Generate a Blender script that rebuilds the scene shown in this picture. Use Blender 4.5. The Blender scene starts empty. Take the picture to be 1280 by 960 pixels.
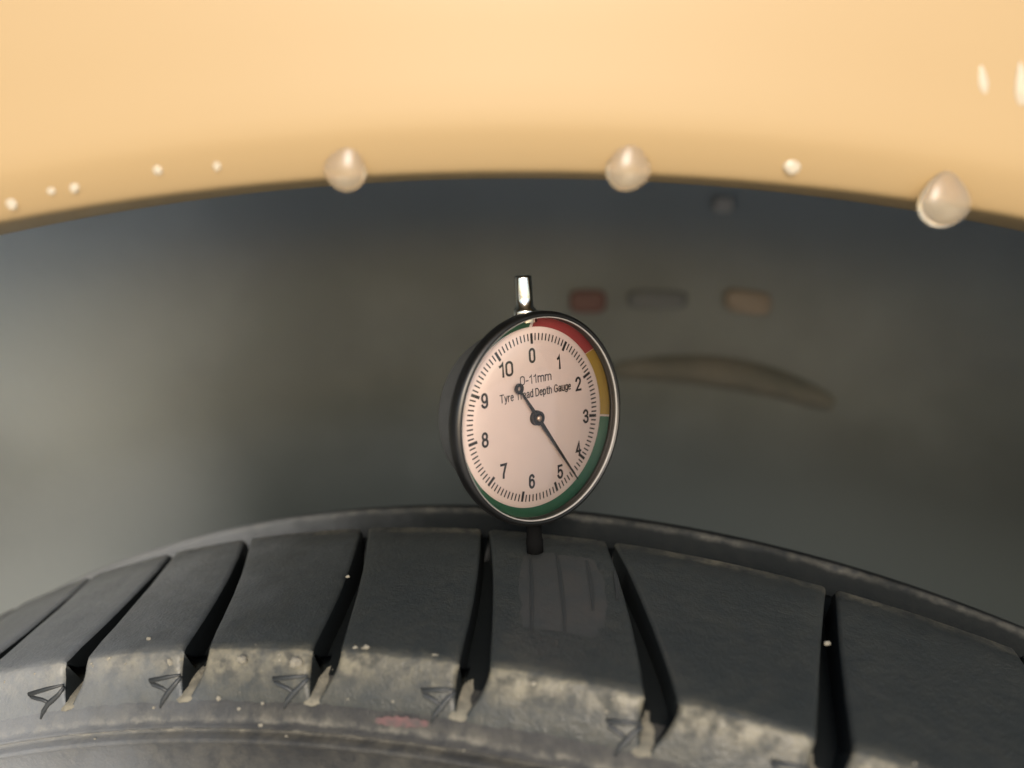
import bpy, bmesh, math, random
from mathutils import Vector, Matrix
random.seed(4)
S = bpy.context.scene
COL = S.collection
R_ = math.radians

# ------------------------------------------------------------------ camera
PITCH = R_(10.6)
CAM_H = 0.7036
cd = bpy.data.cameras.new('camera')
cam = bpy.data.objects.new('camera', cd); COL.objects.link(cam)
cam.location = (0, 0, CAM_H)
cam.rotation_euler = (R_(90) - PITCH, 0, 0)
cd.sensor_width = 36; cd.lens = 28.125
cd.clip_start = 0.005; cd.clip_end = 200
cd.dof.use_dof = True; cd.dof.focus_distance = 0.158; cd.dof.aperture_fstop = 7.6
S.camera = cam

# ------------------------------------------------------------------ light
SUN_EL, SUN_AZ = R_(26), R_(0)          # azimuth measured from straight behind the camera towards the right
w = bpy.data.worlds.new('World'); S.world = w; w.use_nodes = True
nt = w.node_tree
sky = nt.nodes.new('ShaderNodeTexSky'); sky.sky_type = 'NISHITA'; sky.sun_disc = False
sky.sun_elevation = SUN_EL; sky.air_density = 1.0; sky.dust_density = 2.0; sky.ozone_density = 1.0
sdir = Vector((math.sin(SUN_AZ) * math.cos(SUN_EL), -math.cos(SUN_AZ) * math.cos(SUN_EL), math.sin(SUN_EL)))
sky.sun_rotation = math.atan2(sdir.x, sdir.y)
bg = nt.nodes['Background']; bg.inputs['Strength'].default_value = 0.15
nt.links.new(sky.outputs[0], bg.inputs[0])
sl = bpy.data.lights.new('sun', 'SUN'); sl.energy = 1.3; sl.angle = R_(16); sl.color = (1.0, 0.94, 0.88)
sun = bpy.data.objects.new('sun', sl); COL.objects.link(sun)
sun.rotation_euler = sdir.to_track_quat('Z', 'Y').to_euler()
sun.location = (1, -1, 2)
S.view_settings.view_transform = 'Standard'; S.view_settings.look = 'None'
S.view_settings.exposure = 0.85; S.view_settings.gamma = 1
S.cycles.use_denoising = True
S.cycles.max_bounces = 10; S.cycles.transparent_max_bounces = 12

# ------------------------------------------------------------------ helpers
CR, SR = math.cos(PITCH), math.sin(PITCH)
def W(x, y, z):
    """camera-aligned metres (right, up, forward) to world"""
    return Vector((x, z * CR + y * SR, CAM_H - z * SR + y * CR))
def Wd(x, y, z):
    return Vector((x, z * CR + y * SR, -z * SR + y * CR))

def link(name, bm, mat, parent=None, smooth=True, mtx=None):
    me = bpy.data.meshes.new(name)
    bm.normal_update()
    bm.to_mesh(me); bm.free()
    o = bpy.data.objects.new(name, me); COL.objects.link(o)
    if mat: me.materials.append(mat)
    if smooth:
        for p in me.polygons: p.use_smooth = True
    if parent: o.parent = parent
    if mtx is not None: o.matrix_local = mtx
    return o

def empty(name, loc, label, cat, group=None, mtx=None):
    o = bpy.data.objects.new(name, None); COL.objects.link(o)
    o.empty_display_size = 0.02
    if mtx is not None: o.matrix_world = mtx
    else: o.location = loc
    o['label'] = label; o['category'] = cat
    if group: o['group'] = group
    return o

def tag(o, label, cat, group=None):
    o['label'] = label; o['category'] = cat
    if group: o['group'] = group
    return o

def lathe(bm, prof, n=64, closed=False, axis=2):
    """prof: list of (r, h); revolved round z"""
    rings = []
    for r, h in prof:
        if r < 1e-9: rings.append([bm.verts.new((0, 0, h))])
        else: rings.append([bm.verts.new((r * math.cos(2 * math.pi * i / n), r * math.sin(2 * math.pi * i / n), h)) for i in range(n)])
    m = len(rings)
    for k in range(m if closed else m - 1):
        A, B = rings[k], rings[(k + 1) % m]
        for i in range(n):
            j = (i + 1) % n
            if len(A) == 1 and len(B) == 1: continue
            if len(A) == 1: bm.faces.new((A[0], B[j], B[i]))
            elif len(B) == 1: bm.faces.new((A[i], A[j], B[0]))
            else: bm.faces.new((A[i], A[j], B[j], B[i]))
    return bm

def tube(bm, pts, rad, n=8, cap=True):
    rings = []
    for i, p in enumerate(pts):
        d = (pts[min(i + 1, len(pts) - 1)] - pts[max(i - 1, 0)]).normalized()
        a = d.cross(Vector((0.3, 1, 0.2))).normalized(); b = d.cross(a)
        r = rad[i] if isinstance(rad, (list, tuple)) else rad
        rings.append([bm.verts.new(p + r * (math.cos(2 * math.pi * k / n) * a + math.sin(2 * math.pi * k / n) * b)) for k in range(n)])
    for A, B in zip(rings, rings[1:]):
        for k in range(n): bm.faces.new((A[k], A[(k + 1) % n], B[(k + 1) % n], B[k]))
    if cap:
        bm.faces.new(rings[0][::-1]); bm.faces.new(rings[-1])

def interp(x, xs, ys):
    if x <= xs[0]: return ys[0]
    for i in range(len(xs) - 1):
        if x <= xs[i + 1]:
            t = (x - xs[i]) / (xs[i + 1] - xs[i])
            return ys[i] + t * (ys[i + 1] - ys[i])
    return ys[-1]

def catmull(P, n):
    out = []
    for i in range(len(P) - 1):
        p0, p1, p2, p3 = P[max(i - 1, 0)], P[i], P[i + 1], P[min(i + 2, len(P) - 1)]
        for k in range(n):
            t = k / n
            out.append(tuple(0.5 * (2 * b + (c - a) * t + (2 * a - 5 * b + 4 * c - d) * t * t + (-a + 3 * b - 3 * c + d) * t ** 3)
                             for a, b, c, d in zip(p0, p1, p2, p3)))
    out.append(tuple(P[-1]))
    return out

# ------------------------------------------------------------------ materials
def mat(name, col, rough=0.5, metal=0.0, spec=0.5, coat=0.0, coat_rough=0.1, noise=None, bump=None, k=.71):
    if metal < .5:
        col = tuple(c * k for c in col)
        if noise: noise = (noise[0], noise[1], tuple(c * k for c in noise[2]))
    m = bpy.data.materials.new(name); m.use_nodes = True
    n, l = m.node_tree.nodes, m.node_tree.links
    b = n['Principled BSDF']
    b.inputs['Base Color'].default_value = (*col, 1)
    b.inputs['Roughness'].default_value = rough; b.inputs['Metallic'].default_value = metal
    b.inputs['Specular IOR Level'].default_value = spec
    b.inputs['Coat Weight'].default_value = coat; b.inputs['Coat Roughness'].default_value = coat_rough
    tc = n.new('ShaderNodeTexCoord')
    if noise:
        sc, amt, col2 = noise
        nz = n.new('ShaderNodeTexNoise'); nz.inputs['Scale'].default_value = sc; nz.inputs['Detail'].default_value = 6
        l.new(tc.outputs['Object'], nz.inputs['Vector'])
        rp = n.new('ShaderNodeMapRange'); rp.inputs['From Min'].default_value = 0.35; rp.inputs['From Max'].default_value = 0.7
        rp.inputs['To Max'].default_value = amt
        l.new(nz.outputs['Fac'], rp.inputs['Value'])
        mx = n.new('ShaderNodeMix'); mx.data_type = 'RGBA'
        mx.inputs['A'].default_value = (*col, 1); mx.inputs['B'].default_value = (*col2, 1)
        l.new(rp.outputs['Result'], mx.inputs['Factor']); l.new(mx.outputs['Result'], b.inputs['Base Color'])
    if bump:
        sc, st, ds = bump
        nb = n.new('ShaderNodeTexNoise'); nb.inputs['Scale'].default_value = sc; nb.inputs['Detail'].default_value = 5
        l.new(tc.outputs['Object'], nb.inputs['Vector'])
        bp = n.new('ShaderNodeBump'); bp.inputs['Strength'].default_value = st; bp.inputs['Distance'].default_value = ds
        l.new(nb.outputs['Fac'], bp.inputs['Height']); l.new(bp.outputs['Normal'], b.inputs['Normal'])
    return m

def rubber(name, dark, dust_stops, dust_col, rough, spec=.3):
    """dust_stops: (profile millimetres, amount); UV.x = metres round the tyre, UV.y = metres along the profile"""
    dark = tuple(c * .71 for c in dark); dust_col = tuple(c * .71 for c in dust_col)
    m = bpy.data.materials.new(name); m.use_nodes = True
    n, l = m.node_tree.nodes, m.node_tree.links
    b = n['Principled BSDF']; b.inputs['Specular IOR Level'].default_value = spec
    uv = n.new('ShaderNodeUVMap'); uv.uv_map = 'UVMap'
    sep = n.new('ShaderNodeSeparateXYZ'); l.new(uv.outputs['UV'], sep.inputs[0])
    def noise(scale, detail=5, rough=.6, stretch=1):
        mp = n.new('ShaderNodeMapping'); mp.inputs['Scale'].default_value = (scale, scale * stretch, scale)
        l.new(uv.outputs['UV'], mp.inputs['Vector'])
        z = n.new('ShaderNodeTexNoise'); z.inputs['Scale'].default_value = 1; z.inputs['Detail'].default_value = detail
        z.inputs['Roughness'].default_value = rough
        l.new(mp.outputs[0], z.inputs['Vector']); return z.outputs['Fac']
    def math_(op, a, c, clamp=False):
        x = n.new('ShaderNodeMath'); x.operation = op; x.use_clamp = clamp
        for i, v in enumerate((a, c)):
            if isinstance(v, (int, float)): x.inputs[i].default_value = v
            else: l.new(v, x.inputs[i])
        return x.outputs[0]
    n1 = noise(260); n2 = noise(70); n3 = noise(1500, 3)
    mm = math_('MULTIPLY', sep.outputs['Y'], 1000)
    wob = math_('MULTIPLY', math_('SUBTRACT', n1, .5), 2.2)
    mm = math_('ADD', mm, wob)
    lo, hi = dust_stops[0][0], dust_stops[-1][0]
    t = math_('DIVIDE', math_('SUBTRACT', mm, lo), hi - lo, True)
    ramp = n.new('ShaderNodeValToRGB'); l.new(t, ramp.inputs['Fac'])
    el = ramp.color_ramp.elements
    while len(el) < len(dust_stops): el.new(.5)
    for e, (x, v) in zip(el, dust_stops):
        e.position = (x - lo) / (hi - lo); e.color = (v, v, v, 1)
    k = math_('MULTIPLY', ramp.outputs['Color'], math_('ADD', math_('MULTIPLY', math_('SUBTRACT', n2, .3), 4.2), .1), True)
    k = math_('MULTIPLY', k, math_('ADD', math_('MULTIPLY', n3, .8), .6), True)
    dc = n.new('ShaderNodeMix'); dc.data_type = 'RGBA'
    dc.inputs['A'].default_value = (*dust_col, 1)
    dc.inputs['B'].default_value = (dust_col[0] * .38, dust_col[1] * .41, dust_col[2] * .48, 1)
    n4 = noise(330, 4, .55)
    dm = n.new('ShaderNodeMapRange'); dm.inputs['From Min'].default_value = .42; dm.inputs['From Max'].default_value = .62
    l.new(n4, dm.inputs['Value']); l.new(dm.outputs['Result'], dc.inputs['Factor'])
    mx = n.new('ShaderNodeMix'); mx.data_type = 'RGBA'; mx.inputs['A'].default_value = (*dark, 1)
    l.new(dc.outputs['Result'], mx.inputs['B']); l.new(k, mx.inputs['Factor'])
    fm = n.new('ShaderNodeMapRange'); fm.interpolation_type = 'SMOOTHSTEP'  # paler towards the left: veiling glare put into the rubber colour
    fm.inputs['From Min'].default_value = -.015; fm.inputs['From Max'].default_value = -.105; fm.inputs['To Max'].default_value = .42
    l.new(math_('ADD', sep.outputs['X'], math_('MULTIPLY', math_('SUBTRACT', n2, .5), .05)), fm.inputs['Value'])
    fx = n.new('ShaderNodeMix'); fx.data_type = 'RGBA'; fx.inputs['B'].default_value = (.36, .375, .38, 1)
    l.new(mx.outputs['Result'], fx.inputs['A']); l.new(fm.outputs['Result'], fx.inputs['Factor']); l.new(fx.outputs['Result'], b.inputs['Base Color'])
    rr = math_('ADD', math_('MULTIPLY', math_('MULTIPLY', k, dm.outputs['Result']), .9 - rough), math_('ADD', math_('MULTIPLY', math_('SUBTRACT', n2, .5), .25), rough), True)
    l.new(rr, b.inputs['Roughness'])
    bp = n.new('ShaderNodeBump'); bp.inputs['Strength'].default_value = .6; bp.inputs['Distance'].default_value = .0005
    l.new(math_('ADD', n1, math_('MULTIPLY', n3, .5)), bp.inputs['Height']); l.new(bp.outputs['Normal'], b.inputs['Normal'])
    return m

DUST = (.205, .184, .128)
M = {}
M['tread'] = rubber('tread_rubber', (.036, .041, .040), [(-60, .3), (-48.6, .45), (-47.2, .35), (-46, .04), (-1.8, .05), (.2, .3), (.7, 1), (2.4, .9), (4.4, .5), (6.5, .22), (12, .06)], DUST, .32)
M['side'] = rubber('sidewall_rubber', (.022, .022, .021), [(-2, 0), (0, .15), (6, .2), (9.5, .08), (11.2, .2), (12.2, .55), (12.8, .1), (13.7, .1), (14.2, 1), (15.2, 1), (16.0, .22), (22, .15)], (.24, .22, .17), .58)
M['clean'] = mat('clean_rubber', (.035, .038, .037), .5, bump=(900, .2, .0003))
M['wet'] = mat('wet_groove_rubber', (.010, .012, .012), .55, spec=.15, bump=(900, .2, .0003))  # groove shade put into the colour, for groove walls and floor
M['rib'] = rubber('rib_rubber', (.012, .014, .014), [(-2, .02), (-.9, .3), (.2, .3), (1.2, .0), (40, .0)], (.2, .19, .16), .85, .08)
M['ramp'] = mat('dirt_in_groove', (.26, .235, .17), .9, noise=(400, .9, (.13, .12, .09)), bump=(900, .6, .0006))
M['pink'] = mat('red_marking', (.15, .075, .07), .85, noise=(500, 1.0, (.07, .062, .057)))
M['stone'] = mat('pale_stone', (.30, .275, .21), .8, noise=(900, .7, (.18, .16, .12)), bump=(1200, .6, .0004))
M['paint'] = mat('cream_paint', (.505, .338, .150), .5, spec=.4, coat=.06, coat_rough=.25, noise=(9, .35, (.53, .365, .172)))
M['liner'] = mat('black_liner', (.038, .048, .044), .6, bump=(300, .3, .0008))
def glare_film(m, x0, x1, col, amt):
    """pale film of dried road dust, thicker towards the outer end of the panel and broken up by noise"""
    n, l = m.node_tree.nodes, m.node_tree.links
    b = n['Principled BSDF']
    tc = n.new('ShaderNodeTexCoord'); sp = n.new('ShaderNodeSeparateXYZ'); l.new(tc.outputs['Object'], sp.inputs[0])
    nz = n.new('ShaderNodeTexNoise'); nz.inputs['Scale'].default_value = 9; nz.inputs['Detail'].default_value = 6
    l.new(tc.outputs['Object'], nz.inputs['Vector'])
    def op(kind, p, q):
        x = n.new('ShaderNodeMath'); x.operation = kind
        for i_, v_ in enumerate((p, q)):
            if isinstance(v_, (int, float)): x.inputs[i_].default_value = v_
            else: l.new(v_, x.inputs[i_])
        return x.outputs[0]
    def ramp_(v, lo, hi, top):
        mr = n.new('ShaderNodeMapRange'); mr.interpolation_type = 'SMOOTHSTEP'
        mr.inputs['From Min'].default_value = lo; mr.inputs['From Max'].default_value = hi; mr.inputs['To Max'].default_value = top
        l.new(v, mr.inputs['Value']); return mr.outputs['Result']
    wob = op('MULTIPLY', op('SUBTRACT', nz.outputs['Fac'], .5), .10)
    left_glare = ramp_(op('ADD', sp.outputs['X'], wob), x0, x1, amt)          # veiling glare at the left, as colour
    high = ramp_(op('ADD', sp.outputs['Z'], wob), CAM_H - .11, CAM_H + .035, .35)   # paler under the arch top, painted to make up for missing light
    left_glare = op('MULTIPLY', left_glare, op('ADD', ramp_(op('ADD', sp.outputs['Z'], wob), CAM_H - .14, CAM_H + .0, .74), .26))
    both = op('MAXIMUM', left_glare, high)
    both = op('MINIMUM', op('ADD', both, op('MULTIPLY', op('MINIMUM', left_glare, high), .5)), 1.0)
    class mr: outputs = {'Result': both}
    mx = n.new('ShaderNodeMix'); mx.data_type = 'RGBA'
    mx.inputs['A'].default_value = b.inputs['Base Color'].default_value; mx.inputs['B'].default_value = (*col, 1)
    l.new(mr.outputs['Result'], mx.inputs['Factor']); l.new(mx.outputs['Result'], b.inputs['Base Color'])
glare_film(M['liner'], -.075, -.205, (.78, .84, .84), 1.0)
M['brown'] = mat('dried_mud', (.17, .16, .135), .9, noise=(40, .9, (.10, .105, .092)))
M['clip_red'] = mat('red_clip', (.17, .08, .07), .6)
M['clip_tan'] = mat('tan_clip', (.38, .31, .24), .6)
M['clip_grey'] = mat('grey_clip', (.17, .185, .195), .6)
M['clip_pale'] = mat('pale_clip', (.62, .58, .52), .6)
M['steel'] = mat('polished_steel', (.72, .68, .58), .16, 1, bump=(2500, .08, .0002))
M['bezel'] = mat('dark_bezel', (.07, .066, .06), .4, 1, bump=(2000, .08, .0002))
M['case'] = mat('case_metal', (.085, .085, .08), .55, .5, noise=(300, .5, (.06, .06, .055)), bump=(1500, .15, .0002))
M['wall'] = mat('dark_wall', (.075, .068, .058), .4, .3)
M['gasket'] = mat('pale_gasket', (.42, .39, .35), .4)
M['card'] = mat('dial_card', (1.0, .79, .70), .55, noise=(120, .35, (.96, .75, .66)))
M['ink'] = mat('black_ink', (.025, .02, .018), .5)
M['red'] = mat('red_print', (.44, .062, .06), .45, noise=(200, .4, (.38, .055, .055)))
M['yellow'] = mat('yellow_print', (.52, .33, .045), .45, noise=(200, .4, (.47, .30, .045)))
M['green'] = mat('green_print', (.028, .15, .075), .45, noise=(200, .4, (.028, .125, .065)))
M['needle'] = mat('needle_black', (.02, .018, .016), .35)
M['brass'] = mat('hub_metal', (.55, .42, .32), .3, 1)

def glassy(name, ior, tint, glossmul):
    m = bpy.data.materials.new(name); m.use_nodes = True
    n, l = m.node_tree.nodes, m.node_tree.links
    n.remove(n['Principled BSDF'])
    t = n.new('ShaderNodeBsdfTransparent'); t.inputs[0].default_value = (*tint, 1)
    g = n.new('ShaderNodeBsdfGlossy'); g.inputs['Roughness'].default_value = .02
    f = n.new('ShaderNodeFresnel'); f.inputs['IOR'].default_value = ior
    mx = n.new('ShaderNodeMixShader')
    l.new(f.outputs[0], mx.inputs[0]); l.new(t.outputs[0], mx.inputs[1]); l.new(g.outputs[0], mx.inputs[2])
    l.new(mx.outputs[0], n['Material Output'].inputs[0])
    return m
M['glass'] = glassy('cover_glass', 1.55, (.97, .96, .94), 1)
wm = bpy.data.materials.new('water'); wm.use_nodes = True
b = wm.node_tree.nodes['Principled BSDF']
b.inputs['Transmission Weight'].default_value = .88; b.inputs['IOR'].default_value = 1.33; b.inputs['Roughness'].default_value = .22
b.inputs['Base Color'].default_value = (.94, .82, .62, 1)
M['water'] = wm
bm_ = wm.copy(); bm_.name = 'bead_water'; q = bm_.node_tree.nodes['Principled BSDF']
q.inputs['Transmission Weight'].default_value = .62; q.inputs['Roughness'].default_value = .1; q.inputs['Base Color'].default_value = (.94, .86, .68, 1)  # milky pale base stands in for the bright glints on the beads
M['bead'] = bm_

# ------------------------------------------------------------------ ground
bm = bmesh.new()
bmesh.ops.create_grid(bm, x_segments=8, y_segments=8, size=40)
gd = link('ground', bm, mat('pale_concrete', (.56, .545, .51), .85, noise=(3, .6, (.48, .465, .44)), bump=(60, .3, .004), k=1))  # unseen ground, added pale to bounce light up under the arch
gd['kind'] = 'structure'

# ------------------------------------------------------------------ car: fender, liner, tyre
car = empty('car', W(0.0014, -.342, .12) * 1, 'cream yellow car seen close up at its wheel arch with a black tyre beneath', 'car')
car.location = (0, .2, 0)
bpy.context.view_layer.update()
CINV = car.matrix_world.inverted()
CM = CINV.copy()

RA = .425
LIP = Vector((.0014, .1237, CAM_H + .0093))            # lowest visible point of the lip at the top of the arch
ACEN = LIP - Vector((0, 0, RA))
def arch(ang, r, d):
    """ang from the top, r metres outwards from the lip, d metres towards the viewer"""
    q = RA + r
    return ACEN + Vector((math.sin(ang) * q, -d, math.cos(ang) * q))

prof = [(.022, -.030), (.012, -.024), (.002, -.0195), (0, -.016), (-.0002, -.010), (-.0003, -.004), (-.0002, -.0006), (.0000, .0000), (.0005, .0004), (.0012, .0008), (.0022, .0013),
        (.0034, .0018), (.0046, .0022), (.0056, .0025), (.0068, .0027), (.009, .0028), (.013, .0028), (.02, .0026), (.035, .003), (.06, -.001), (.1, -.009), (.15, -.022), (.22, -.045)]
bm = bmesh.new()
rows = []
for i in range(241):
    a = R_(-105 + 210 * i / 240)
    rows.append([bm.verts.new(CM @ arch(a, r, d)) for r, d in prof])
for A, B in zip(rows, rows[1:]):
    for k in range(len(prof) - 1): bm.faces.new((A[k], B[k], B[k + 1], A[k + 1]))
fender = link('fender', bm, M['paint'], car)
fender['label'] = 'cream yellow painted fender with a rounded wheel arch lip'

# --- wheel arch liner: one black bowl that bends forward to the arch, left glare painted in
def liner_sheet(plan, xedge, name, m, lab, thick=.002):
    """plan: (x, z) in camera-aligned metres, left to right; extruded upwards, then bent forward over the tyre"""
    P = catmull(plan, 10)
    cz = CAM_H
    bm = bmesh.new(); rows = []
    verts = [-.40, -.3, -.2, -.15, -.12, -.09, -.06, -.04, -.02, 0, .015, .03]
    for i, (x, z) in enumerate(P):
        row = []
        for h in verts:
            dx = xedge(h) * max(0, 1 - abs(i - xedge.at) / 8) if xedge else 0
            row.append(Vector((x + dx, z * CR, cz + h)))
        y0 = z * CR
        y1 = min(y0 - .01, .150)
        for k in range(1, 13):
            t = k / 12 * math.pi / 2
            y = y0 - (y0 - y1) * (1 - math.cos(t)) if True else y0
            hh = .03 + .035 * math.sin(t)
            row.append(Vector((x, y, cz + hh)))
        rows.append([bm.verts.new(CM @ p) for p in row])
    for A, B in zip(rows, rows[1:]):
        for k in range(len(A) - 1): bm.faces.new((A[k], B[k], B[k + 1], A[k + 1]))
    o = link(name, bm, m, car)
    sm = o.modifiers.new('thickness', 'SOLIDIFY'); sm.thickness = thick; sm.offset = 0
    o['label'] = lab
    return o
right_plan = [(-.36, .10), (-.345, .15), (-.31, .215), (-.25, .25), (-.18, .300), (-.11, .338), (-.034, .358), (.02, .361), (.08, .357), (.16, .340), (.23, .30), (.29, .24), (.34, .16), (.36, .10)]
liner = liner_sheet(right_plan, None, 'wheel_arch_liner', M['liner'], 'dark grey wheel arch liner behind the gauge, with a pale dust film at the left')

def on_liner(px, py, off=.004):
    """point of the black liner seen in a given direction, as a place in the world"""
    d = Vector(((px - 640) / 1000, (480 - py) / 1000, 1))
    P = catmull([(x, z) for x, z in right_plan], 10)
    lo = .15
    for k in range(4000):
        z = .15 + k * .0001
        p = W(d.x * z, d.y * z, z)
        zz = interp(p.x, [q[0] for q in P], [q[1] for q in P]) * CR
        if p.y >= zz - off: return p
    return p
def pad(name, px, py, wpx, hpx, m, lab, depth=.0008, shear=0):
    c = on_liner(px, py)
    s = .36 / 1000
    bm = bmesh.new()
    n = 20; rings = []
    for f, dd in ((0.001, -depth), (.75, -depth), (.95, -depth * .7), (1, 0), (1, .006)):
        ring = []
        for i in range(n):
            t = 2 * math.pi * i / n
            e = .55
            x = math.copysign(abs(math.cos(t)) ** e, math.cos(t)) * wpx / 2 * s * f
            y = math.copysign(abs(math.sin(t)) ** e, math.sin(t)) * hpx / 2 * s * f
            ring.append(bm.verts.new(Vector((x, dd, y + shear * x))))
        rings.append(ring)
    for A, B in zip(rings, rings[1:]):
        for k in range(n): bm.faces.new((A[k], A[(k + 1) % n], B[(k + 1) % n], B[k]))
    o = link(name, bm, m, liner); o.location = CM @ c
    if lab: o['label'] = lab
    return o
pad('liner_clip', 735, 377, 44, 28, M['clip_red'], 'dull red clip on the liner')
pad('liner_clip', 822, 375, 72, 22, M['clip_grey'], 'grey blue flat clip on the liner')
pad('liner_clip', 936, 378, 54, 28, M['clip_tan'], 'tan clip on the liner', shear=-.12)
pad('liner_clip', 905, 256, 22, 18, M['clip_pale'], 'small pale clip near the arch lip')
# moulded ribs of the liner
def rib(pts, rad, m, lab):
    bm = bmesh.new()
    P = catmull([tuple(on_liner(x, y, -.001)) for x, y in pts], 8)
    N = len(P)
    tube(bm, [CM @ Vector(p) for p in P], [rad * math.sin(math.pi * (.06 + .88 * i / (N - 1))) ** .5 for i in range(N)], 10)
    o = link('liner_ridge', bm, m, liner); o['label'] = lab
rib([(765, 462), (840, 460), (910, 466), (980, 482), (1040, 505)], .0075, M['brown'], 'mud stained raised ridge of the liner')

# ------------------------------------------------------------------ tyre
TC = W(-0.0069, -.3557, .1898)
AX = Wd(-0.24228475, -0.17853763, -0.95363642).normalized()
CUP = Wd(0, 1, 0)
UP = (CUP - AX * AX.dot(CUP)).normalized()
RT = UP.cross(AX).normalized()
if RT.x < 0: RT = -RT
def T(th, a, R):
    return CM @ (TC + a * AX + R * (math.cos(th) * UP + math.sin(th) * RT))

def uvs(bm, data):
    lay = bm.loops.layers.uv.new('UVMap')
    for f in bm.faces:
        for lp in f.loops: lp[lay].uv = data[lp.vert]

def revolve(name, prof, m, parent, fine=(-34, 36), closed=False, v0=0.0):
    bm = bmesh.new(); data = {}
    ths = []
    t = fine[0]
    while t < fine[1]: ths.append(R_(t)); t += .25
    t = fine[1]
    while t < fine[0] + 360: ths.append(R_(t)); t += 4
    v = [v0]
    for p, q in zip(prof, prof[1:]): v.append(v[-1] + math.hypot(p[0] - q[0], p[1] - q[1]))
    rings = []
    for th in ths:
        row = []
        for (a, R), vv in zip(prof, v):
            x = bm.verts.new(T(th, a, R)); data[x] = (th * .315, vv); row.append(x)
        rings.append(row)
    n = len(rings)
    for i in range(n):
        A, B = rings[i], rings[(i + 1) % n]
        for k in range(len(prof) - (0 if closed else 1)):
            bm.faces.new((A[k], B[k], B[(k + 1) % len(prof)], A[(k + 1) % len(prof)]))
    bmesh.ops.recalc_face_normals(bm, faces=bm.faces)
    uvs(bm, data)
    return link(name, bm, m, parent)

# base carcass: groove floor, shoulder ramp, sidewall with its double ring, bead
body = [(-.14, .205), (-.15, .225), (-.15, .255), (-.14, .270), (-.12, .283), (-.1, .2955), (-.085, .3045), (-.075, .3090), (-.06, .3114), (-.05, .3116), (-.012, .3105), (-.005, .3096), (-.0025, .3088), (.0012, .3078), (.0027, .3070),
        (.0033, .3060), (.0040, .3044), (.0044, .3035), (.0050, .30305), (.0053, .3027), (.0050, .3024), (.0040, .3021), (.0038, .3016), (.0043, .3012), (.0055, .3010), (.0059, .3006), (.0057, .3000), (.0053, .2996),
        (.0060, .296), (.0075, .288), (.0095, .272), (.010, .25), (.007, .225), (0, .212), (-.01, .206)]
acc = 0
for i, (p, q) in enumerate(zip(body, body[1:])):
    acc += math.hypot(p[0] - q[0], p[1] - q[1])
    if q == (.0027, .3070): v_ramp = acc
# profile distance is measured from the shoulder ledge: R .3150 -> 0
tyre = revolve('tyre', body, M['side'], car, v0=.0086 - v_ramp)
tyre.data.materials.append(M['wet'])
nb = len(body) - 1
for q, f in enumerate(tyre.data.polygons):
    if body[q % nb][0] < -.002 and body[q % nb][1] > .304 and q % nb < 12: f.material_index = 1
tyre['label'] = 'black tyre with blocky tread and a dusty sidewall'

GR = [-26.9, -21.9, -16.9, -11.95, -7.0, -2.2, 2.7, 8.3, 13.0, 21.5, 26.5, 31.5]
SH = [-2.6, -2.6, -2.6, -2.7, -3.6, -2.65, -2.2, -2.7, .9, -1.0, -2.2, -2.6]
def gth(k, a):
    t = max(0, min(1, -a / .05))
    s = SH[k] * (t * .75 + t * t * .25)
    if a > 0: s -= .28 * min(1, a / .0027) ** 1.3
    return R_(GR[k] + s)
def ghw(a):
    if a <= 0: return R_(.50 - .33 * min(1, -a / .05) ** .8)
    t = min(1, a / .0027)
    return R_(.50 * (1 - .72 * t ** 2.2))
BR = [(-.0508, .3105), (-.0506, .3182), (-.0502, .3188), (-.0494, .3191), (-.04, .3183), (-.03, .3174), (-.02, .3166), (-.012, .3160), (-.006, .31555), (-.0022, .3151), (-.0008, .3148), (-.0001, .3143), (.0004, .3134),
      (.0010, .3118), (.0017, .3100), (.0023, .3085), (.0029, .3070), (.0031, .3060)]
bv = []
acc = 0; lst = []
for p, q in zip(BR, BR[1:]): acc += math.hypot(p[0] - q[0], p[1] - q[1]); lst.append(acc)
z0 = lst[9]
bv = [-z0] + [x - z0 for x in lst]
for k in range(len(GR) - 1):
    bm = bmesh.new(); data = {}; rows = []
    rnd = random.Random(k)
    for ri, ((a, R), v) in enumerate(zip(BR, bv)):
        L = gth(k, a) + ghw(a); Rr = gth(k + 1, a) - ghw(a)
        row = []
        e = .0009 / .315
        cols = [(L - .0002 / .315, .0075), (L, .0008), (L + e * .35, .0002), (L + e, 0)]
        cols += [(L + e + (Rr - L - 2 * e) * j / 10, 0) for j in range(1, 10)]
        cols += [(Rr - e, 0), (Rr - e * .35, .0002), (Rr, .0008), (Rr + .0002 / .315, .0075)]
        # normal of profile, to sink the side walls
        p0, p1 = BR[max(ri - 1, 0)], BR[min(ri + 1, len(BR) - 1)]
        if ri < 2: na, nr = 0, 1
        else:
            ta, tr = p1[0] - p0[0], p1[1] - p0[1]; q = math.hypot(ta, tr); na, nr = -tr / q, ta / q
        for th, s in cols:
            s_ = s * (1 if a < .0012 else max(.1, 1 - (a - .0012) / .0019))
            jit = rnd.gauss(0, .00005)
            x = bm.verts.new(T(th, a - na * s_ + jit, R - nr * s_ + jit)); data[x] = (th * .315, v); row.append(x)
        rows.append(row)
    for A, B in zip(rows, rows[1:]):
        for j in range(len(A) - 1): bm.faces.new((A[j], A[j + 1], B[j + 1], B[j]))
    bmesh.ops.recalc_face_normals(bm, faces=bm.faces)
    uvs(bm, data)
    bm.faces.ensure_lookup_table()
    nc = len(rows[0]) - 1
    for q, f in enumerate(bm.faces):
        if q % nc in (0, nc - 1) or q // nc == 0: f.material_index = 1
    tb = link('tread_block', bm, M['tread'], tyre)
    tb.data.materials.append(M['wet'])

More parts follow.
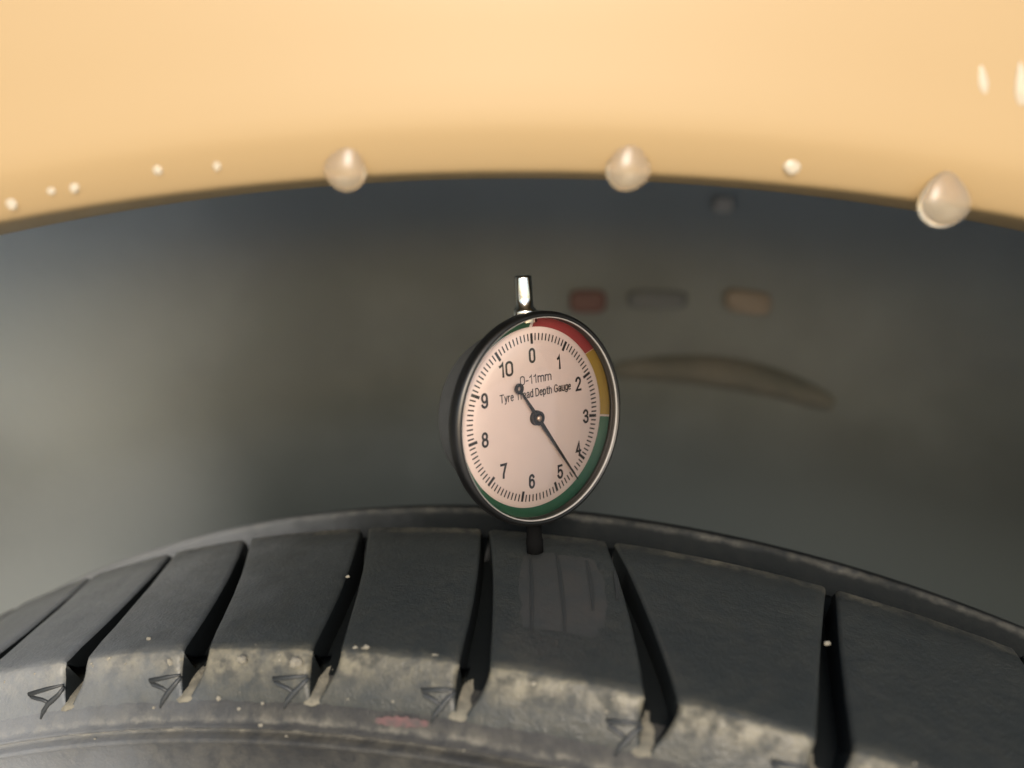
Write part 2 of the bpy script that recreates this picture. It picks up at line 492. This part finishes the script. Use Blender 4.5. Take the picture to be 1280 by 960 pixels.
# second and third circumferential ribs
revolve('tread_rib', [(-.0655, .3110), (-.0657, .3174), (-.0663, .3180), (-.0672, .3181), (-.072, .3170), (-.080, .3138), (-.0865, .3105), (-.088, .3085), (-.0882, .304)], M['rib'], tyre, v0=-.0076)
revolve('tread_rib', [(-.0960, .298), (-.0962, .3040), (-.097, .3048), (-.11, .296), (-.125, .284), (-.128, .278)], M['clean'], tyre)

# dirt ramps at the groove ends, and the moulded chevrons beside them
for k in range(1, len(GR) - 1):
    c = R_(GR[k]) - R_(.36)
    rnd = random.Random(50 + k)
    bm = bmesh.new(); rows = []
    for j in range(8):
        t = j / 7
        R = .3095 - .0030 * t
        a = interp(-R, [-.3118, -.3096, -.3078, -.3070, -.3058], [-.012, -.005, .0012, .0027, .0034]) + .0004 * math.sin(math.pi * min(1, t * .9 + .1)) + .0004
        if t > .6: a = max(a, .0029)
        hw = R_(.10 + .42 * t ** .9) * (1 if t < .9 else .8)
        row = []
        for i in range(7):
            f = i / 3 - 1
            row.append(bm.verts.new(T(c + f * hw + R_(rnd.gauss(0, .015)), a - .0012 * abs(f) ** 2.5 + rnd.gauss(0, .00008), R + rnd.gauss(0, .0001))))
        rows.append(row)
    for A, B in zip(rows, rows[1:]):
        for i in range(6): bm.faces.new((A[i], A[i + 1], B[i + 1], B[i]))
    bmesh.ops.recalc_face_normals(bm, faces=bm.faces)
    link('groove_ramp', bm, M['ramp'], tyre)
    bm = bmesh.new()
    g = GR[k] + rnd.uniform(-.05, .05); s = (1.25 if k == 3 else 1.0) * rnd.uniform(.92, 1.08)
    def sw(R): return interp(-R, [-.3134, -.3118, -.3100, -.3085, -.3070, -.3060, -.3044, -.3035], [.0004, .0010, .0017, .0023, .0029, .0034, .0040, .0044])
    path = [(g - .52, .3108), (g - 1.0 * s, .3105), (g - 1.62 * s, .3101), (g - 1.5 * s, .3095), (g - 1.15 * s, .3088), (g - .9 * s, .3081)]
    tube(bm, [T(R_(th), sw(R), R) for th, R in path], [.0002, .00042, .00048, .00044, .0004, .0003], 8)
    path = [(g - .5, .3104), (g - .72, .3092), (g - .92 * s, .3080), (g - 1.12 * s, .3068), (g - 1.22 * s, .3056)]
    tube(bm, [T(R_(th), sw(R) - .0001, R) for th, R in path], [.0003, .0005, .0006, .0005, .0002], 8)
    link('chevron_ridge', bm, M['clean'], tyre)

# faded red crayon mark on the sidewall
bm = bmesh.new(); rows = []
for i in range(16):
    t = i / 15
    th = R_(-.3 + 1.75 * t)
    h = (.00075 * math.sin(math.pi * (.05 + .9 * t)) ** .5) * (1 + .25 * math.sin(i * 2.3))
    Rm = .3052 + .0004 * t
    rows.append([bm.verts.new(T(th, interp(-R, [-.3070, -.3060, -.3044, -.3035], [.0029, .0034, .0040, .0044]) + .00035, R)) for R in (Rm + h, Rm, Rm - h)])
for A, B in zip(rows, rows[1:]):
    for k in range(2): bm.faces.new((A[k], B[k], B[k + 1], A[k + 1]))
bmesh.ops.recalc_face_normals(bm, faces=bm.faces)
pm = link('crayon_mark', bm, M['pink'], tyre); pm['label'] = 'faded red crayon mark on the sidewall'

# thin brown mud smear on the block under the gauge
def tread_pt(th, a, off):
    return T(th, a, interp(a, [-.0494, 0], [.3191, .3150]) + off)
bm = bmesh.new(); rows = []
rnd = random.Random(3)
for i in range(22):
    t = i / 21; a = -.0125 - .028 * t
    sh = -1.05 * t
    wd = math.sin(math.pi * (.12 + .76 * t)) ** .5
    l_ = 3.45 + sh + .45 * (1 - wd) + rnd.uniform(-.03, .03); r_ = 6.5 + sh * .9 - .9 * (1 - wd) + rnd.uniform(-.05, .05)
    rows.append([bm.verts.new(tread_pt(R_(l_ + (r_ - l_) * j / 12), a, .00008 if 0 < j < 12 else -.00005)) for j in range(13)])
for A, B in zip(rows, rows[1:]):
    for j in range(12): bm.faces.new((A[j], A[j + 1], B[j + 1], B[j]))
bmesh.ops.recalc_face_normals(bm, faces=bm.faces)
sm_ = link('mud_smear', bm, mat('thin_mud', (.050, .049, .044), .6, noise=(160, 1.0, (.036, .041, .040)), bump=(900, .3, .0003)), tyre)

# sipes cut into the block under the gauge: dark thin slots with a dusty film round them
for th0, th1, a0, a1 in ((4.0, 2.89, -.0113, -.0372), (5.04, 3.75, -.0129, -.0412), (5.72, 4.97, -.0208, -.0394), (6.42, 6.07, -.0263, -.0368)):
    bm = bmesh.new(); rows = []
    for i in range(14):
        t = i / 13
        th = R_(th0 + (th1 - th0) * t + .05 * math.sin(t * 3.1)); a = a0 + (a1 - a0) * t
        hw = .00036 / .315 * math.sin(math.pi * (.08 + .84 * t)) ** .4
        rows.append([bm.verts.new(tread_pt(th + f * hw, a, o)) for f, o in ((-1.5, .00001), (-1.1, .00022), (-.6, .0001), (.6, .0001), (1.1, .00022), (1.5, .00001))])
    for A, B in zip(rows, rows[1:]):
        for k in range(5): bm.faces.new((A[k], B[k], B[k + 1], A[k + 1]))
    bmesh.ops.recalc_face_normals(bm, faces=bm.faces)
    link('sipe', bm, M['clean'], tyre)

# ------------------------------------------------------------------ tread depth gauge
U = 1 / 6329.0
GC = W(.0285 * .158, -.042 * .158, .158)
ga = Wd(.775, .145, .61).normalized()
gn = Wd(.628, -.09, -.773).normalized()
gb = gn.cross(ga).normalized(); ga = gb.cross(gn).normalized()
GM = Matrix((( ga.x, gb.x, gn.x, GC.x), (ga.y, gb.y, gn.y, GC.y), (ga.z, gb.z, gn.z, GC.z), (0, 0, 0, 1)))
foot_local = Vector((0, -168 * U, -14 * U))
base = GM @ foot_local
GM0 = GM.copy(); GM0.translation = base
gauge = empty('tread_depth_gauge', None, 'round dial tyre tread depth gauge with red, yellow and green band standing on the tyre', 'gauge', mtx=GM0)
OFF = Matrix.Translation(-foot_local)           # dial-centred local -> empty local
def gpart(name, bm, m, parent=gauge, smooth=True):
    bmesh.ops.scale(bm, vec=(U, U, U), verts=bm.verts)
    return link(name, bm, m, parent, smooth, OFF if parent is gauge else None)

case = gpart('case', lathe(bmesh.new(), [(0, -66), (88, -66), (99, -65), (103, -62), (104, -58), (104, -12), (106, -9), (124, -8), (126, -6), (126, -2.5), (123, -3), (60, -4)], 96), M['case'])
back = gpart('back_cover', lathe(bmesh.new(), [(0, -92), (62, -92), (72, -90), (77, -85), (78, -75), (78, -64)], 72), M['case'])
bez = gpart('bezel', lathe(bmesh.new(), [(126.4, 20), (126.8, 21.8), (128.0, 22.6), (130.2, 22.4), (132.4, 20.5), (133.4, 17), (133.4, 7), (132, 3), (129, -1), (125, -2)], 128), M['bezel'])
gpart('bezel_wall', lathe(bmesh.new(), [(124.6, 8), (124.9, 10), (125.2, 14), (125.5, 19.2)], 128), M['wall'], bez)
hl_ring = gpart('gasket', lathe(bmesh.new(), [(125.2, 19), (125.4, 20.6), (126.0, 21.2), (126.5, 20.9), (126.8, 20)], 128), M['gasket'], bez)  # thin pale ring drawn as the highlight along the bezel rim
# dial card: band ring level 0, centre disc one step higher
card = gpart('dial_face', lathe(bmesh.new(), [(0, 1.6), (111.5, 1.6), (112.6, 1.4), (113, .4), (125, 8.2)], 128), M['card'])
def sector(a0, a1, r0, r1, z0, z1):
    bm = bmesh.new(); n = max(6, int((a1 - a0) / 2)); rows = []
    for i in range(n + 1):
        t = R_(a0 + (a1 - a0) * i / n)
        rows.append([bm.verts.new((math.sin(t) * r, math.cos(t) * r, z)) for r, z in ((r0, z0), (r1, z1))])
    for A, B in zip(rows, rows[1:]): bm.faces.new((A[0], A[1], B[1], B[0]))
    return bm
DEG = 360 / 11
for nm, a0, a1, mm in (('red_band', 1.2, 1.6 * DEG, 'red'), ('yellow_band', 1.6 * DEG + .4, 3.0 * DEG - .6, 'yellow'), ('green_band', 3.0 * DEG + .6, 358.8, 'green')):
    gpart(nm, sector(a0, a1, 113.8, 124.4, 1.3, 8.3), M[mm], card)
bm = bmesh.new()
for i in range(110):
    t = R_(i * 360 / 110)
    maj = i % 10 == 0
    r0, r1, hw = (93, 106, 1.9) if maj else (97, 106, .95)
    d = Vector((math.sin(t), math.cos(t), 0)); s = Vector((math.cos(t), -math.sin(t), 0))
    z = Vector((0, 0, 1.95))
    f = bm.faces.new([bm.verts.new(d * r + s * h + z) for r, h in ((r0, -hw), (r1, -hw), (r1, hw), (r0, hw))])
gpart('scale_marks', bm, M['ink'], card)

# a narrow sans-serif drawn as strokes: glyphs in a cell 1 unit high (baseline 0, cap height 1), polylines of (x, y)
def arc(cx, cy, rx, ry, a0, a1, n=10):
    return [(cx + rx * math.cos(R_(a0 + (a1 - a0) * i / n)), cy + ry * math.sin(R_(a0 + (a1 - a0) * i / n))) for i in range(n + 1)]
def bowl(w=.44, h=.72): return [arc(w / 2, h / 2, w / 2, h / 2, 0, 360, 18)]
GL = {
 '0': (.50, [arc(.25, .76, .25, .24, 0, 180) + arc(.25, .24, .25, .24, 180, 360) + [(.5, .76)]]),
 '1': (.34, [[(.02, .76), (.16, .83), (.26, 1.0), (.26, 0)]]),
 '2': (.50, [arc(.25, .74, .24, .26, 170, -10) + [(.44, .56), (.02, .0), (.5, 0)]]),
 '3': (.50, [arc(.24, .76, .23, .24, 160, -80) + [(.2, .525)], [(.2, .525)] + arc(.24, .26, .25, .26, 80, -165)]),
 '4': (.52, [[(.52, .26), (0, .26), (.38, 1), (.38, 0)]]),
 '5': (.50, [[(.46, 1), (.09, 1), (.04, .5)] + arc(.25, .32, .25, .32, 140, -160)]),
 '6': (.50, [arc(.26, .74, .22, .26, 20, 180, 8) + [(.01, .32)] + arc(.25, .31, .24, .31, 180, 540, 18)]),
 '7': (.48, [[(0, 1), (.48, 1), (.32, .6), (.2, .28), (.17, 0)]]),
 '8': (.50, [arc(.25, .76, .215, .24, 0, 360, 18), arc(.25, .26, .25, .26, 0, 360, 18)]),
 '9': (.50, [arc(.25, .69, .24, .31, 0, 360, 18), [(.49, .68)] + arc(.24, .26, .25, .26, 0, -160, 8)]),
 '-': (.26, [[(0, .38), (.26, .38)]]),
 'm': (.74, [[(0, 0), (0, .72)], [(0, .5)] + arc(.185, .52, .185, .2, 180, 0, 8) + [(.37, 0)], [(.37, .5)] + arc(.555, .52, .185, .2, 180, 0, 8) + [(.74, 0)]]),
 'T': (.60, [[(0, 1), (.6, 1)], [(.3, 1), (.3, 0)]]),
 'y': (.42, [[(0, .72), (.21, .02)], [(.42, .72), (.2, -.06), (.12, -.24), (.0, -.25)]]),
 'r': (.24, [[(0, 0), (0, .72)], [(0, .48), (.08, .66), (.24, .71)]]),
 'e': (.44, [[(.02, .40), (.43, .40)] + arc(.22, .36, .22, .36, 8, 315, 16)]),
 'a': (.44, [arc(.2, .53, .19, .19, 160, 0, 8) + [(.39, .1), (.44, 0)], [(.39, .42), (.15, .37)] + arc(.17, .185, .17, .185, 100, 290, 9) + [(.39, .2)]]),
 'd': (.44, [arc(.22, .36, .22, .36, 0, 360, 18), [(.44, 1), (.44, 0)]]),
 'D': (.58, [[(0, 0), (0, 1), (.25, 1)] + arc(.25, .5, .33, .5, 90, -90, 14) + [(0, 0)]]),
 'p': (.44, [arc(.22, .36, .22, .36, 0, 360, 18), [(0, .72), (0, -.26)]]),
 't': (.26, [[(.1, .94), (.1, .12), (.16, .0), (.26, .01)], [(0, .70), (.25, .70)]]),
 'h': (.42, [[(0, 0), (0, 1)], [(0, .48)] + arc(.21, .50, .21, .22, 180, 0, 8) + [(.42, 0)]]),
 'G': (.66, [arc(.33, .5, .33, .5, 45, 325, 18) + [(.64, .2), (.64, .47), (.36, .47)]]),
 'u': (.42, [[(0, .72), (0, .22)] + arc(.21, .22, .21, .22, 180, 360, 8) + [(.42, .72)], [(.42, .72), (.42, 0)]]),
 'g': (.44, [arc(.22, .37, .22, .35, 0, 360, 18), [(.44, .72), (.44, -.02)] + arc(.22, -.04, .22, .21, 0, -150, 8)]),
}
def text(s, name, cx, cy, height, width, parent, stroke, gap=.2):
    """flat printed lettering centred at (cx, cy); height = cap height, width = full width"""
    x = 0; lines = []
    for ch in s:
        if ch == ' ': x += .36; continue
        w_, ls = GL[ch]
        for ln in ls: lines.append([(px + x, py) for px, py in ln])
        x += w_ + gap
    x -= gap
    kx = (width - stroke) / x; ky = height - stroke
    bm = bmesh.new(); z = 2.0; h = stroke / 2
    for ln in lines:
        P = [Vector((cx + (px - x / 2) * kx, cy + (py - .5) * ky, z)) for px, py in ln]
        closed = (P[0] - P[-1]).length < 1e-4
        if closed: P = P[:-1]
        n = len(P); L = []
        for i in range(n):
            a = P[i] - P[i - 1] if (i > 0 or closed) else None
            b = P[(i + 1) % n] - P[i] if (i < n - 1 or closed) else None
            da = (a or b).normalized(); db = (b or a).normalized()
            t = (da + db)
            t = t.normalized() if t.length > .2 else da
            nn = Vector((-t.y, t.x, 0)); m = 1 / max(.55, abs(nn.dot(Vector((-da.y, da.x, 0)))))
            c = P[i].copy()
            if a is None: c -= db * h
            if b is None: c += da * h
            L.append((bm.verts.new(c + nn * h * m), bm.verts.new(c - nn * h * m)))
        for i in range(n if closed else n - 1):
            A_, B_ = L[i], L[(i + 1) % n]
            bm.faces.new((A_[0], A_[1], B_[1], B_[0]))
        z += .03
    return gpart(name, bm, M['ink'], parent, smooth=False)
NUM = {'0': (-.6, 78.5), '1': (43.3, 65), '2': (75, 32), '3': (86, -13), '4': (70, -53), '5': (36, -77.5), '6': (-12, -79.5), '7': (-55, -56.6), '8': (-80.5, -13), '9': (-77.5, 34), '10': (-42.5, 67)}
for ch, (x, y) in NUM.items():
    wd = {'1': 7.0, '10': 22}.get(ch, 10.5)
    text(ch, 'numeral', x, y, 19, wd, card, 3.1, .2)
text('0-11mm', 'lettering', 3.4, 49.5, 11.5, 51, card, 1.35)
text('Tyre Tread Depth Gauge', 'lettering', 3.2, 32, 10.5, 116, card, 1.3)

# needle with ring tail, hub
hubp = (0, 0)
bm = lathe(bmesh.new(), [(9.5, 1.6), (9.5, 4), (8, 5.5), (5.5, 5), (5.5, 7)], 32)
hub = gpart('hub', bm, M['needle'])
bm = bmesh.new()
A = R_(146.0)
d = Vector((math.sin(A), math.cos(A), 0)); s = Vector((math.cos(A), -math.sin(A), 0))
def strip(pts, z0, z1):
    top = []; bot = []
    for r, h in pts:
        top.append((bm.verts.new(d * r - s * h + Vector((0, 0, z1))), bm.verts.new(d * r + s * h + Vector((0, 0, z1)))))
        bot.append((bm.verts.new(d * r - s * h + Vector((0, 0, z0))), bm.verts.new(d * r + s * h + Vector((0, 0, z0)))))
    for i in range(len(pts) - 1):
        bm.faces.new((top[i][0], top[i + 1][0], top[i + 1][1], top[i][1]))
        bm.faces.new((bot[i][1], bot[i + 1][1], bot[i + 1][0], bot[i][0]))
        bm.faces.new((top[i][0], bot[i][0], bot[i + 1][0], top[i + 1][0]))
        bm.faces.new((top[i][1], top[i + 1][1], bot[i + 1][1], bot[i][1]))
strip([(-45, 1.1), (-30, 1.5), (-12, 2.2), (12, 2.5), (40, 1.9), (80, 1.3), (112, .55)], 6.2, 7.6)
def ring(c, r0, r1, z0, z1, n=32):
    V = [[bm.verts.new(c + Vector((math.cos(2 * math.pi * i / n) * r, math.sin(2 * math.pi * i / n) * r, z))) for i in range(n)] for r, z in ((r0, z0), (r0, z1), (r1, z1), (r1, z0))]
    for k in range(4):
        P, Q = V[k], V[(k + 1) % 4]
        for i in range(n): bm.faces.new((P[i], P[(i + 1) % n], Q[(i + 1) % n], Q[i]))
ring(d * -50, 2.6, 6.6, 6, 8)
ring(Vector((0, 0, 0)), 4.0, 9.0, 5.8, 8.6)
bmesh.ops.recalc_face_normals(bm, faces=bm.faces)
needle = gpart('needle', bm, M['needle'], smooth=False)
gpart('hub_pin', lathe(bmesh.new(), [(0, 11), (3, 10.6), (4.2, 9), (4.2, 5)], 24), M['brass'], hub)
# domed clear cover
gpart('glass_cover', lathe(bmesh.new(), [(0, 25), (30, 24.7), (60, 23.8), (90, 22), (110, 20), (120, 18.2), (124.5, 16.2)][::-1], 96), M['glass'])

# plunger cap on top, stem below
def along_y(bm, x, z): bmesh.ops.transform(bm, matrix=Matrix.Translation((x, 0, z)) @ Matrix.Rotation(R_(-90), 4, 'X'), verts=bm.verts)
bm = lathe(bmesh.new(), [(0, 177), (8, 177), (10, 176), (10.6, 174), (10.8, 150), (11.2, 138), (14.5, 136), (15, 133), (15, 120)], 40); along_y(bm, -4, -3)
gpart('plunger_cap', bm, M['steel'])
bm = lathe(bmesh.new(), [(0, 119), (14, 119), (14, 130), (11, 134), (10, 136), (10, 160), (11, 164), (11, 180), (0, 180)], 36)
bmesh.ops.transform(bm, matrix=Matrix.Translation((0, 0, -14)) @ Matrix.Rotation(R_(90), 4, 'X'), verts=bm.verts)
gpart('stem', bm, mat('blackened_steel', (.006, .006, .006), .95, spec=.03, bump=(800, .2, .0002)))  # near-black colour stands in for the shadow that hides the stem

# ------------------------------------------------------------------ water drops on the arch lip
def drop(px, py, wpx, hpx, label, group=None, z=.1185, name='water_drop'):
    if z < .118:                                   # small beads sit on the panel itself
        z = .100
        while z < .14:
            c = W((px - 640) / 1000 * z, (480 - py) / 1000 * z, z)
            q = c - ACEN; rr = math.hypot(q.x, q.z) - RA
            if c.y >= LIP.y - interp(rr, [p_[0] for p_ in prof[3:]], [p_[1] for p_ in prof[3:]]): break
            z += .0001
    c = W((px - 640) / 1000 * z, (480 - py) / 1000 * z, z)
    bm = bmesh.new()
    bmesh.ops.create_uvsphere(bm, u_segments=24, v_segments=14, radius=1)
    rnd = random.Random(int(px))
    for v in bm.verts:
        x, y, zz = v.co
        zz2 = zz * (1.5 if zz > 0 else .95) + .05 * math.sin(3 * x + px)
        k = 1 - .42 * max(0, zz) ** 1.3
        v.co = Vector((x * k * wpx / 2 * z / 1000, y * k * .36 * wpx / 2 * z / 1000, zz2 * hpx / 2 * z / 1000))
    bmesh.ops.rotate(bm, cent=(0, 0, 0), matrix=Matrix.Rotation(rnd.uniform(-.3, .3), 3, 'Y'), verts=bm.verts)
    o = link(name, bm, M['water' if z >= .118 and wpx > 40 else 'bead']); o.location = c
    return tag(o, label, 'water drop', group)
G1 = 'water drops hanging from the arch lip'
drop(431, 214, 54, 50, 'large clear water drop hanging from the cream arch lip, left one of the big three', G1)
drop(785, 213, 56, 52, 'large clear water drop hanging from the cream arch lip, middle one of the big three', G1)
drop(1180, 256, 66, 56, 'large clear water drop hanging from the cream arch lip, right one of the big three', G1)
G2 = 'small water beads on the fender'
ZB = .1165
drop(14, 253, 14, 20, 'bright small water bead on the cream fender at the very left end of the lip', G2, .1150)
drop(93, 233, 12, 17, 'bright small water bead just right of the leftmost bead on the fender', G2, .1148)
drop(64, 238, 11, 12, 'faint small water bead between the two bright beads at the left of the lip', G2, .1148)
drop(197, 212, 12, 14, 'faint small water bead on the lip, third from the left along the cream edge', G2, .1148)
drop(271, 205, 10, 18, 'tall thin water bead on the cream lip left of the left big drop', G2, .1148)
drop(990, 208, 22, 20, 'faint water bead on the lip between the middle and right big drops', G2, .1150)
drop(1229, 104, 13, 30, 'tall water bead up on the cream panel at the right', G2, .1165)
drop(1277, 112, 18, 44, 'tall bright water bead on the cream panel at the right picture edge', G2, .1165)

# ------------------------------------------------------------------ stones and grit on the tyre
CI = car.matrix_world
def chip(th, a, R, size, label, m='stone', seed=0):
    rnd = random.Random(seed)
    bm = bmesh.new(); bmesh.ops.create_icosphere(bm, subdivisions=2, radius=size / 2)
    for v in bm.verts: v.co *= rnd.uniform(.8, 1.12)
    bmesh.ops.scale(bm, vec=(1.1, .8, .85), verts=bm.verts)
    o = link('stone_chip', bm, M[m], None, False); o.location = CI @ T(R_(th), a, R)
    return tag(o, label, 'stone', 'stone chips on the tyre')
chip(-3.14, .0012, .3131, .0021, 'round pale stone chip on the dusty shoulder left of the third groove', seed=1)
chip(-5.1, .0010, .3133, .0017, 'pale stone chip on the dusty shoulder midway between second and third grooves', seed=2)
chip(-.85, -.0011, .3154, .0010, 'tiny pale chip on the shoulder edge right of the third groove', seed=3)
chip(13.28, -.027, .3176, .0012, 'single pale chip on the dark tread at the right', seed=4)
chip(-9.36, -.0042, .3156, .0009, 'tiny pale chip on the tread above the shoulder, left of the second groove', seed=5)
chip(-3.56, -.0256, .3173, .0008, 'tiny pale chip high on the dark tread beside the third groove', seed=6)
bm = bmesh.new()
rnd = random.Random(9)
for i in range(60):
    th = rnd.uniform(-17, 17)
    near = rnd.random()
    if near < .6: R = rnd.gauss(.3134, .0014)
    else: R = rnd.uniform(.300, .3135)
    R = min(R, .3148)
    if any(abs(th - g + .2) < .6 for g in GR) and R > .307: continue
    a = interp(-R, [-.3151, -.3143, -.3134, -.3118, -.3100, -.3085, -.3070, -.3060, -.3044, -.3035, -.3027, -.3016, -.3006, -.296], [-.0022, -.0001, .0004, .0010, .0017, .0023, .0029, .0033, .0040, .0044, .0053, .0040, .0059, .0060])
    sz = abs(rnd.gauss(.00022, .00016)) + .00008
    mtx = Matrix.Translation(T(R_(th), a, R)) @ Matrix.Rotation(rnd.random() * 6, 4, 'Y') @ Matrix.Diagonal((sz * rnd.uniform(.6, 1.6), sz * .6, sz, 1))
    bmesh.ops.create_icosphere(bm, subdivisions=1, radius=1, matrix=mtx)
gr = link('grit', bm, M['stone'], tyre, False); gr['kind'] = 'stuff'
